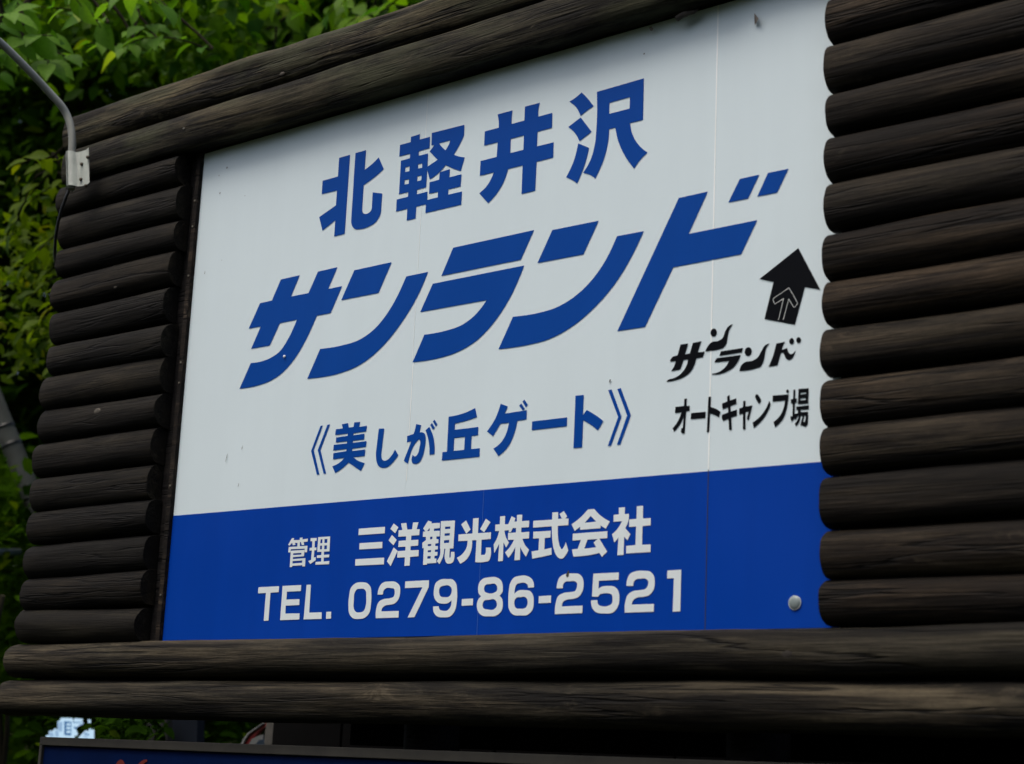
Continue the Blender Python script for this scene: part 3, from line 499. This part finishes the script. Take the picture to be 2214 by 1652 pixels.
bmesh.ops.solidify(b, geom=b.faces[:], thickness=.0028); bmesh.ops.recalc_face_normals(b, faces=b.faces[:])
obj('clamp', b, M_GREYM, lamp)
for px, py, r in ((253.5, 455, .0052), (236, 475, .0056), (234, 519, .0056), (248, 537, .0048)):
    c = at(px * F, py * F, -.102); b = bmesh.new()
    tube(b, [c + Vector((0, .003, 0)), c + Vector((0, -.001, 0)), c + Vector((0, -.004, 0))], [r, r, r * .7], 10); obj('screw', b, M_SCREW, lamp)
b = bmesh.new(); c = at(211 * F, 552 * F, -.08); tube(b, [c + Vector((-.006, 0, 0)), c + Vector((.008, -.004, 0))], .0035, 8); obj('bolt', b, M_GREYM, lamp)
cable = [at(203 * F, 538 * F, -.082), at(200 * F, 548 * F, -.083), at(190 * F, 574 * F, -.085), at(176 * F, 613 * F, -.082), at(166 * F, 655 * F, -.075), at(160.5 * F, 695 * F, -.06), at(159 * F, 735 * F, -.03), at(161 * F, 760 * F, .02), at(170 * F, 800 * F, .06)]
b = bmesh.new(); tube(b, smooth_path(cable), .0048, 10); tag(obj('cable', b, M_CABLE), 'black cable dropping from the pipe bracket round the left log ends', 'cable')

# ------------------------------------------------------------------ things seen through the gap under the logs
def slab(name, pts, y, thick, mat, parent=None, label=None):
    """a solid plate: outline seen at depth y, thickness going back"""
    P = [at(px, py, y) for px, py in pts]; b = bmesh.new()
    f = b.faces.new([b.verts.new(p) for p in P])
    r = bmesh.ops.extrude_face_region(b, geom=[f])
    for v in r['geom']:
        if isinstance(v, bmesh.types.BMVert): v.co.y += thick
    bmesh.ops.recalc_face_normals(b, faces=b.faces[:])
    return obj(name, b, mat, parent, label)
m_skyglow = plain('skyglow_white_acrylic', (.03, .04, .045), .5, emis=(.22, .31, .39, 1.0))  # skylight falling on the sign is set as emission; it is no lamp
m_skyglowp = plain('skyglow_pale_acrylic', (.06, .09, .12), .5, emis=(.11, .17, .25, 1.0))
m_skyglowb = plain('skyglow_blue_acrylic', (.01, .04, .09), .5, emis=(.010, .045, .11, 1.0))
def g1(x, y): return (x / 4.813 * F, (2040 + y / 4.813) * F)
lb = thing('skylit_sign', 'glowing white and blue sign far behind, seen just above the corner of the lower sign', 'lit sign', tuple(at(110, 1600, 1.7)))
slab('panel', [g1(800, 235), g1(830, 215), g1(850, 178), g1(1005, 182), g1(1012, 235), g1(1030, 250), g1(1030, 640), g1(640, 640), g1(640, 425), g1(680, 415), g1(680, 370), g1(705, 355), g1(720, 375), g1(765, 325), g1(800, 350)], 1.7, .003, m_skyglow, lb)
slab('letter', [g1(895, 225), g1(985, 235), g1(980, 425), g1(895, 418)], 1.694, .004, m_skyglowb, lb)
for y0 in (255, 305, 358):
    slab('letter', [g1(925, y0), g1(973, y0), g1(970, y0 + 33), g1(922, y0 + 32)], 1.688, .004, m_skyglow, lb)
slab('letter', [g1(800, 240), g1(858, 235), g1(858, 365), g1(830, 370), g1(800, 345)], 1.693, .004, m_skyglowp, lb)
slab('letter', [g1(765, 345), g1(805, 365), g1(810, 440), g1(770, 440)], 1.692, .004, m_skyglowp, lb)
slab('letter', [g1(680, 390), g1(712, 375), g1(740, 400), g1(745, 440), g1(690, 440)], 1.691, .004, m_skyglowp, lb)
slab('panel', [g1(1025, 195), g1(1060, 184), g1(1150, 195), g1(1135, 235), g1(1160, 252), g1(1100, 290), g1(1065, 305), g1(1055, 350), g1(1078, 400), g1(1060, 430), g1(1035, 425)], 1.7, .003, m_skyglow, lb)
slab('letter', [g1(1015, 238), g1(1120, 236), g1(1130, 245), g1(1015, 250)], 1.693, .004, m_skyglowb, lb)
slab('letter', [g1(1100, 262), g1(1160, 252), g1(1135, 275), g1(1098, 288)], 1.692, .004, m_skyglowp, lb)
slab('letter', [g1(1028, 300), g1(1065, 310), g1(1055, 335), g1(1030, 330)], 1.691, .004, m_skyglowb, lb)
slab('panel', [g1(1220, 202), g1(1258, 205), g1(1250, 250), g1(1240, 292), g1(1205, 305), g1(1192, 290), g1(1235, 262)], 1.7, .003, m_skyglow, lb)
slab('panel', [g1(1240, 330), g1(1295, 330), g1(1304, 350), g1(1300, 640), g1(1090, 640), g1(1095, 450), g1(1175, 370), g1(1190, 355), g1(1232, 370)], 1.7, .003, m_skyglow, lb)
slab('letter', [g1(1175, 385), g1(1232, 405), g1(1232, 418), g1(1170, 405)], 1.693, .004, m_skyglowb, lb)
slab('letter', [g1(1155, 425), g1(1232, 425), g1(1200, 450), g1(1165, 448)], 1.693, .004, m_skyglowp, lb)
m_grey = plain('faded_grey_plastic', (.018, .018, .018), .8, spec=.1)
m_bgrey = plain('blue_grey_metal', (.006, .009, .015), .8, spec=.1)
m_conc = plain('weathered_concrete', (.05, .048, .042), .9, var=.35, scale=14, bump=.6)
def g2(x, y): return ((400 + x / 3.69) * F, (2040 + y / 3.69) * F)
slab('grey_chair_back', [g2(20, 60), g2(305, 60), g2(305, 620), g2(300, 620), g2(290, 320), g2(235, 258), g2(185, 280), g2(160, 380), g2(155, 620), g2(108, 620), g2(105, 360), g2(60, 220)], 1.6, .03, m_grey)
tag(bpy.data.objects['grey_chair_back'], 'dim grey arched plastic frame behind the gap, next to the blue grey panel', 'frame')
bp = slab('metal_locker', [g2(315, 90), g2(630, 90), g2(620, 900), g2(310, 900)], 1.7, .04, m_bgrey); tag(bp, 'dim blue grey metal locker behind the gap under the logs', 'locker')
rw = thing('round_cornered_board', 'tilted rounded board in red and white leaning behind the lower sign', 'board', tuple(at(*g2(1250, 420), 1.5)))
slab('face', [g2(1100, 430), g2(1135, 360), g2(1180, 300), g2(1240, 260), g2(1330, 195), g2(1380, 190), g2(1360, 230), g2(1290, 280), g2(1250, 330), g2(1200, 380), g2(1170, 430), g2(1160, 620), g2(1050, 620)], 1.5, .02, plain('red_gloss', (.12, .006, .007), .4), rw)
slab('rim', [g2(1040, 620), g2(1092, 425), g2(1125, 357), g2(1175, 296), g2(1236, 254), g2(1330, 190), g2(1334, 194), g2(1242, 261), g2(1183, 303), g2(1140, 360), g2(1110, 425), g2(1060, 620)], 1.49, .035, plain('white_rim', (.18, .19, .19), .4), rw)
slab('stripe', [g2(1175, 430), g2(1215, 360), g2(1290, 325), g2(1335, 315), g2(1330, 380), g2(1300, 620), g2(1150, 620)], 1.495, .02, plain('white_gloss', (.10, .105, .105), .4), rw)
slab('stripe', [g2(1245, 430), g2(1290, 370), g2(1330, 370), g2(1380, 430), g2(1380, 620), g2(1230, 620)], 1.488, .02, plain('navy_gloss', (.01, .02, .035), .4), rw)
cp = slab('stone_post', [g2(1375, 140), g2(1560, 140), g2(1520, 260), g2(1470, 340), g2(1440, 400), g2(1390, 460), g2(1385, 1200), g2(1310, 1200), g2(1350, 330)], 1.46, .03, m_conc); tag(cp, 'rough grey stone post behind the gap, right of the red and white board', 'post')
# dark shed that closes the view behind the right half
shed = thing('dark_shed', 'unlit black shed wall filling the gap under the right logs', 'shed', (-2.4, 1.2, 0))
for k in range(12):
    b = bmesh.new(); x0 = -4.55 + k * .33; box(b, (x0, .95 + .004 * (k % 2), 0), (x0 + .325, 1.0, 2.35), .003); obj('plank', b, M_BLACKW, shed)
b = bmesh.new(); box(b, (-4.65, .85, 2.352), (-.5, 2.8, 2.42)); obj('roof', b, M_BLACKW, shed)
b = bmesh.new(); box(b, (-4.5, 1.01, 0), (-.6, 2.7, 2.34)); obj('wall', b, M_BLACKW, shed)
# leaning pole left of the frame
lp = thing('leaning_pole', 'blurred leaning grey pole with two dark bands beside the left log ends', 'pole', tuple(far(120, 1300, 9.0)))
pa, pb = far(-60, 750, 9.4), far(92, 1130, 9.2)
dirp = (pb - pa).normalized()
b = bmesh.new(); tube(b, [pa - dirp * 1.5, pb + dirp * 3.4], [.050, .053], 16); obj('pole', b, plain('grey_pole_paint', (.05, .055, .051), .8, spec=.1, var=.3, scale=8), lp)
for t in (.46, .56, .86):
    c = pa.lerp(pb, t); b = bmesh.new(); tube(b, [c - dirp * .008, c + dirp * .008], .0535, 16); obj('band', b, M_CABLE, lp)

# ------------------------------------------------------------------ foliage
def leaf_shape(fine=True):
    ts = (0, .1, .28, .5, .72, .88, 1) if fine else (0, .3, .68, 1)
    hw = (0, .13, .235, .25, .165, .055, 0) if fine else (0, .24, .19, 0)
    V, Fc = [], []
    idx = []
    for t, w in zip(ts, hw):
        z = -.16 * t * t + .05 * math.sin(t * 3)
        if w == 0: idx.append((len(V),) * 3); V.append((t, 0, z))
        else:
            idx.append((len(V), len(V) + 1, len(V) + 2)); V += [(t + .02, w, z + .16 * w), (t, 0, z - .02), (t + .02, -w, z + .16 * w)]
    for a, c in zip(idx, idx[1:]):
        for s in (0, 1):
            q = [a[s], c[s], c[s + 1], a[s + 1]]; q2 = [v for i, v in enumerate(q) if v not in q[:i]]
            Fc.append(q2)
    return V, Fc
LEAF_V, LEAF_F = leaf_shape(True)
def leaf_mesh(name, mat, bend):
    me = bpy.data.meshes.new(name)
    me.from_pydata([(x, y * (1 + .15 * bend), z - bend * .12 * x * x) for x, y, z in LEAF_V], [], LEAF_F)
    for p_ in me.polygons: p_.use_smooth = True
    me.materials.append(mat); return me
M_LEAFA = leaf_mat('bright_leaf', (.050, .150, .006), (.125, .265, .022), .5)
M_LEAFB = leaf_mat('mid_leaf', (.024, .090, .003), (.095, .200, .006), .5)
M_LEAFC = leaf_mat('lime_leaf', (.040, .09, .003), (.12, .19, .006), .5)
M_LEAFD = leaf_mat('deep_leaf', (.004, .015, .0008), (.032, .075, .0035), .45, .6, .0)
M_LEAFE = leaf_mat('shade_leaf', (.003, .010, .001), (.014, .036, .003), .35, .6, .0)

def rotation(axis, normal):
    x = axis.normalized(); z = (normal - x * normal.dot(x)).normalized(); y = z.cross(x)
    return Matrix((x, y, z)).transposed()
def twig(tree, R, tip, direction, meshes, n, size, start):
    """a twig ending at tip, alternate leaves hanging from it; each leaf is an object of its own"""
    d = direction.normalized(); base = tip - d * (.045 * n + .04)
    mid = base.lerp(tip, .5) + Vector((0, 0, .02))
    pts = smooth_path([start, start.lerp(base, .6) + Vector((R.uniform(-.08, .08), R.uniform(-.08, .08), .08)), base, mid, tip], 3)
    b = bmesh.new(); tube(b, pts, [max(.0018, .009 * (1 - i / len(pts)) ** 1.2 + .0015) for i in range(len(pts))], 5); obj('twig', b, M_BARK, tree)
    side = d.cross(Vector((0, 0, 1)));
    if side.length < .1: side = Vector((1, 0, 0))
    side.normalize()
    for k in range(n):
        t = (k + .6) / n; p = base.lerp(tip, t) + Vector((0, 0, .02 * math.sin(t * 3)))
        s = 1 if k % 2 else -1
        if k == n - 1: ax = d + Vector((0, 0, -.35))
        else: ax = d * .55 + side * s * R.uniform(.6, 1.0) + Vector((0, 0, R.uniform(-.75, -.05)))
        nm = Vector((R.gauss(.1, .35), R.gauss(-.55, .35), .75 + R.uniform(-.2, .3)))
        o = bpy.data.objects.new('leaf', R.choice(meshes)); COL.objects.link(o); o.parent = tree
        sz = size * R.uniform(.75, 1.2)
        o.matrix_local = Matrix.Translation(p - tree.location) @ rotation(ax, nm).to_4x4() @ Matrix.Diagonal((sz, sz * R.uniform(.85, 1.1), sz, 1))

def leaf_mass(name, centers, n, size, mat, parent, seed, spread=.35, up=.8, flat=.6):
    """many leaves in clumps as one joined mesh"""
    g = np.random.default_rng(seed); V0, F0 = leaf_shape(False); V0 = np.array(V0)
    cs = np.array([tuple(c) for c in centers]); ci = g.integers(0, len(cs), n)
    sc_ = spread if np.isscalar(spread) else np.array(spread)[ci][:, None]
    P = cs[ci] + g.normal(0, 1, (n, 3)) * sc_ * np.array([1, 1, flat])
    nm = g.normal(0, .45, (n, 3)) + np.array([0, -.25, up]); nm /= np.linalg.norm(nm, axis=1)[:, None]
    ax = g.normal(0, 1, (n, 3)) + np.array([0, 0, -.35]); ax -= nm * (ax * nm).sum(1)[:, None]; ax /= np.linalg.norm(ax, axis=1)[:, None]
    by = np.cross(nm, ax); s = size * g.uniform(.65, 1.25, n)[:, None]
    V = (P[:, None, :] + s[:, :, None] * (V0[None, :, 0:1] * ax[:, None, :] + V0[None, :, 1:2] * by[:, None, :] + V0[None, :, 2:3] * nm[:, None, :])).reshape(-1, 3)
    k = len(V0); li = []; ls = []; tot = []
    for f in F0: li += list(f); tot.append(len(f))
    li = np.array(li); loops = (li[None, :] + (np.arange(n) * k)[:, None]).ravel()
    tots = np.tile(np.array(tot), n); starts = np.concatenate([[0], np.cumsum(tots)[:-1]])
    me = bpy.data.meshes.new(name); off = np.array(parent.location if parent else (0, 0, 0))
    me.vertices.add(len(V)); me.vertices.foreach_set('co', V.ravel())
    me.loops.add(len(loops)); me.loops.foreach_set('vertex_index', loops.astype(np.int32))
    me.polygons.add(len(tots)); me.polygons.foreach_set('loop_start', starts.astype(np.int32)); me.polygons.foreach_set('loop_total', tots.astype(np.int32))
    at_ = me.attributes.new('tone', 'FLOAT', 'POINT'); at_.data.foreach_set('value', np.repeat(g.uniform(0, 1, n), k).astype(np.float32))
    me.update(); me.validate(); me.materials.append(mat)
    return obj(name, me, None, parent, kind='stuff')
def clumps(R, box_, dist, n):
    """clump centres spread through the part of the tree that faces the road"""
    return [far(R.uniform(box_[0], box_[2]), R.uniform(box_[1], box_[3]), R.uniform(*dist)) for _ in range(n)]
def tree(name, label, base, top, r, limbs, seed, cat='tree', group=None):
    t = thing(name, label, cat, base, group); R = rng(seed); base = Vector(base); top = Vector(top)
    pts = [base.lerp(top, k / 6) + Vector((R.uniform(-.06, .06), R.uniform(-.06, .06), 0)) * (k > 0) for k in range(7)]
    b = bmesh.new(); tube(b, smooth_path(pts, 3), [r * (1 - .7 * i / 18) for i in range(19)], 12); obj('trunk', b, M_BARK, t)
    for e in limbs:
        e = Vector(e); st = pts[R.choice((3, 4, 5))] ; b = bmesh.new()
        st = min(pts[2:], key=lambda q: abs(q.z - (e.z - .5)))
        path = smooth_path([st, st.lerp(e, .35) + Vector((0, 0, .15)), st.lerp(e, .7) + Vector((R.uniform(-.1, .1), R.uniform(-.1, .1), .12)), e], 4)
        tube(b, path, [r * .38 * (1 - .85 * i / len(path)) for i in range(len(path))], 7); obj('branch', b, M_BARK, t)
    return t
LMA = [leaf_mesh('leaf_a%d' % i, M_LEAFA, v) for i, v in enumerate((-.3, .3, .9))]
LMB = [leaf_mesh('leaf_b%d' % i, M_LEAFB, v) for i, v in enumerate((-.3, .3, .9))]
LMC = [leaf_mesh('leaf_c%d' % i, M_LEAFC, v) for i, v in enumerate((-.3, .3, .9))]

# near tree, its leafy branch tips hang into the upper left corner
R = rng(5)
A = tree('broadleaf_tree', 'nearest tree, large pale green pointed leaves hanging into the upper left corner', (-8.7, -.2, 0), (-8.5, .3, 6.5), .13, [far(60, -160, 7.9), far(240, -150, 8.0), far(360, -130, 8.0), far(-100, -90, 7.6)], 3)
tips = [(40, 95), (75, 20), (120, 75), (30, 30), (100, 140), (170, 20), (180, 95), (215, 60), (262, 110), (150, 120), (290, 30), (235, 15), (330, 55), (360, 10), (60, 55), (10, 110), (390, 30), (300, 75)]
for px, py in tips:
    tp = far(px + R.uniform(-8, 8), py + R.uniform(-8, 8), R.uniform(7.0, 7.7))
    twig(A, R, tp, Vector((R.uniform(-.3, 1), R.uniform(-.6, .2), R.uniform(-.7, .0))), LMA, 6, .125, tp + Vector((-.5, .1, .55)) * R.uniform(.6, 1.1))
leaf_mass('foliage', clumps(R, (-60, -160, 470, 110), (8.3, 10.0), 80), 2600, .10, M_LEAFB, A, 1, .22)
# second tree behind the middle of the top log
Bt = tree('broadleaf_tree', 'tree behind the top log, long narrow mid green leaves above the wooden beam', far(700, 1500, 11.5) * 1.0, far(760, -250, 10.8), .12, [far(560, -80, 10.6), far(680, -90, 10.4), far(820, -100, 10.2), far(900, -160, 10.0)], 7)
Bt.location.z = 0
for px, py in [(470, 30), (505, 85), (545, 25), (590, 70), (560, 120), (630, 30), (640, 100), (690, 60), (720, 15), (600, 10), (760, 50), (800, 20), (480, 130), (520, 160), (700, 105), (850, 10), (450, 90), (780, 80)]:
    tp = far(px + R.uniform(-8, 8), py + R.uniform(-8, 8), R.uniform(8.6, 9.8))
    twig(Bt, R, tp, Vector((R.uniform(-.8, .6), R.uniform(-.6, .2), R.uniform(-.9, .1))), LMB, 6, .15, tp + Vector((.2, .35, .45)) * R.uniform(.6, 1.1))
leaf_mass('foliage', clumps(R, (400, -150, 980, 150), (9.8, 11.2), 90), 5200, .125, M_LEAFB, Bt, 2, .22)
# shrub at the left log ends
Cs = tree('leafy_shrub', 'lime green shrub whose leaf sprays stand against the left log ends', far(70, 1640, 8.2), far(85, 500, 8.0), .035, [far(40, 560, 7.8), far(100, 700, 7.8), far(60, 380, 7.8)], 9, 'shrub')
Cs.location.z = 0
for px, py in [(30, 470), (60, 440), (20, 520), (75, 545), (45, 585), (95, 610), (110, 560), (60, 650), (95, 680), (120, 740), (105, 800), (70, 720), (40, 360), (70, 375)]:
    tp = far(px, py, R.uniform(7.6, 8.2))
    twig(Cs, R, tp, Vector((R.uniform(-1, -.1), R.uniform(-.6, .1), R.uniform(-.5, .2))), LMC, 6, .09, tp + Vector((.35, .1, .15)) * R.uniform(.6, 1.1))
leaf_mass('foliage', clumps(R, (20, 420, 160, 860), (8.2, 8.8), 24), 700, .07, M_LEAFC, Cs, 3, .10)
# deeper trees: darker crowns layer behind layer
def deep(name, label, base_px, dist, boxp, n, mat, seed, nc, size, spread, group='trees in the dark wood'):
    R = rng(seed); bb = far(base_px, 1400, dist); bb.z = 0
    tp = far(base_px, boxp[1] + 200, dist)
    t = tree(name, label, bb, tp, .14, [far(R.uniform(boxp[0], boxp[2]), R.uniform(boxp[1], boxp[3]), dist + .5) for _ in range(5)], seed, 'tree', group)
    leaf_mass('crown', clumps(R, boxp, (dist - .8, dist + 1.6), nc), n, size, mat, t, seed, spread)
    return t
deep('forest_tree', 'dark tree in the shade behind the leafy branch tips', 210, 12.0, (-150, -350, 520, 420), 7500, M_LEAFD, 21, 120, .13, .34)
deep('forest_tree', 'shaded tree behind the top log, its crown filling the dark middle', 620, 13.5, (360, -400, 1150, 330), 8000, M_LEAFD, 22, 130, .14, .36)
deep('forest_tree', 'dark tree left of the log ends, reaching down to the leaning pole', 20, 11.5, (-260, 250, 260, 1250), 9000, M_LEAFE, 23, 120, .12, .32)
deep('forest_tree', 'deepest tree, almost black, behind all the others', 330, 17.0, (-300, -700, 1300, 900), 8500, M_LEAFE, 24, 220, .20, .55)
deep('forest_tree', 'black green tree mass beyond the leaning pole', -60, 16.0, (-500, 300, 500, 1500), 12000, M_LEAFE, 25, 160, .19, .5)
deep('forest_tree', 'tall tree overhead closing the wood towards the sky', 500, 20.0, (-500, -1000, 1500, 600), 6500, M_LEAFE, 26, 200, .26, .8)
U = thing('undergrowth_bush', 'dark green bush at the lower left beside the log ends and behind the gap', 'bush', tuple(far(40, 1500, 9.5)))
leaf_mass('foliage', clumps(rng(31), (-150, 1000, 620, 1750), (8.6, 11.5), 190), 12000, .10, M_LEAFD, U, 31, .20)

gr = thing('pale_rail', 'blurred pale blue grey horizontal rail in the dark leaves at the far left', 'rail', tuple(far(-10, 1195, 8.6)))
b = bmesh.new(); tube(b, [far(-150, 1192, 8.4), far(42, 1194, 8.8)], .018, 10); obj('bar', b, plain('pale_rail_paint', (.16, .19, .22), .5), gr)
b = bmesh.new(); q = far(-30, 1192, 8.62); tube(b, [q, Vector((q.x, q.y, 0))], .03, 10); obj('post', b, M_BARK, gr)

# leaves that hide the foot of the pole
G2 = thing('fern_clump', 'black green leaf clump behind the gap, between the glowing sign and the grey frame', 'plant', tuple(far(250, 1640, 6.6)))
G2.location.z = 0
leaf_mass('foliage', clumps(rng(41), (238, 1550, 296, 1700), (6.4, 6.9), 12), 420, .055, M_LEAFE, G2, 41, .05)
# wood across the road, behind the camera: unseen, added to block light from the horizon
W = thing('horizon_shade_wood', 'wood on the other side of the road, behind the viewer', 'wood', (0, -18, 0))
R = rng(51)
ws = [Vector((x + R.uniform(-2, 2), -17 - R.uniform(0, 5) + .010 * x * x * (1 if abs(x) < 30 else 1), R.uniform(0, 9.5))) for x in range(-36, 44, 2) for _ in range(6)]
leaf_mass('foliage', ws, 14000, .75, M_LEAFD, W, 51, 1.3)
for i, x in enumerate(range(-34, 42, 6)):
    b = bmesh.new(); y = -18 + .010 * x * x; tube(b, [(x, y, 0), (x + .3, y, 5), (x + .2, y, 10)], [.25, .2, .1], 8); obj('trunk', b, M_BARK, W)
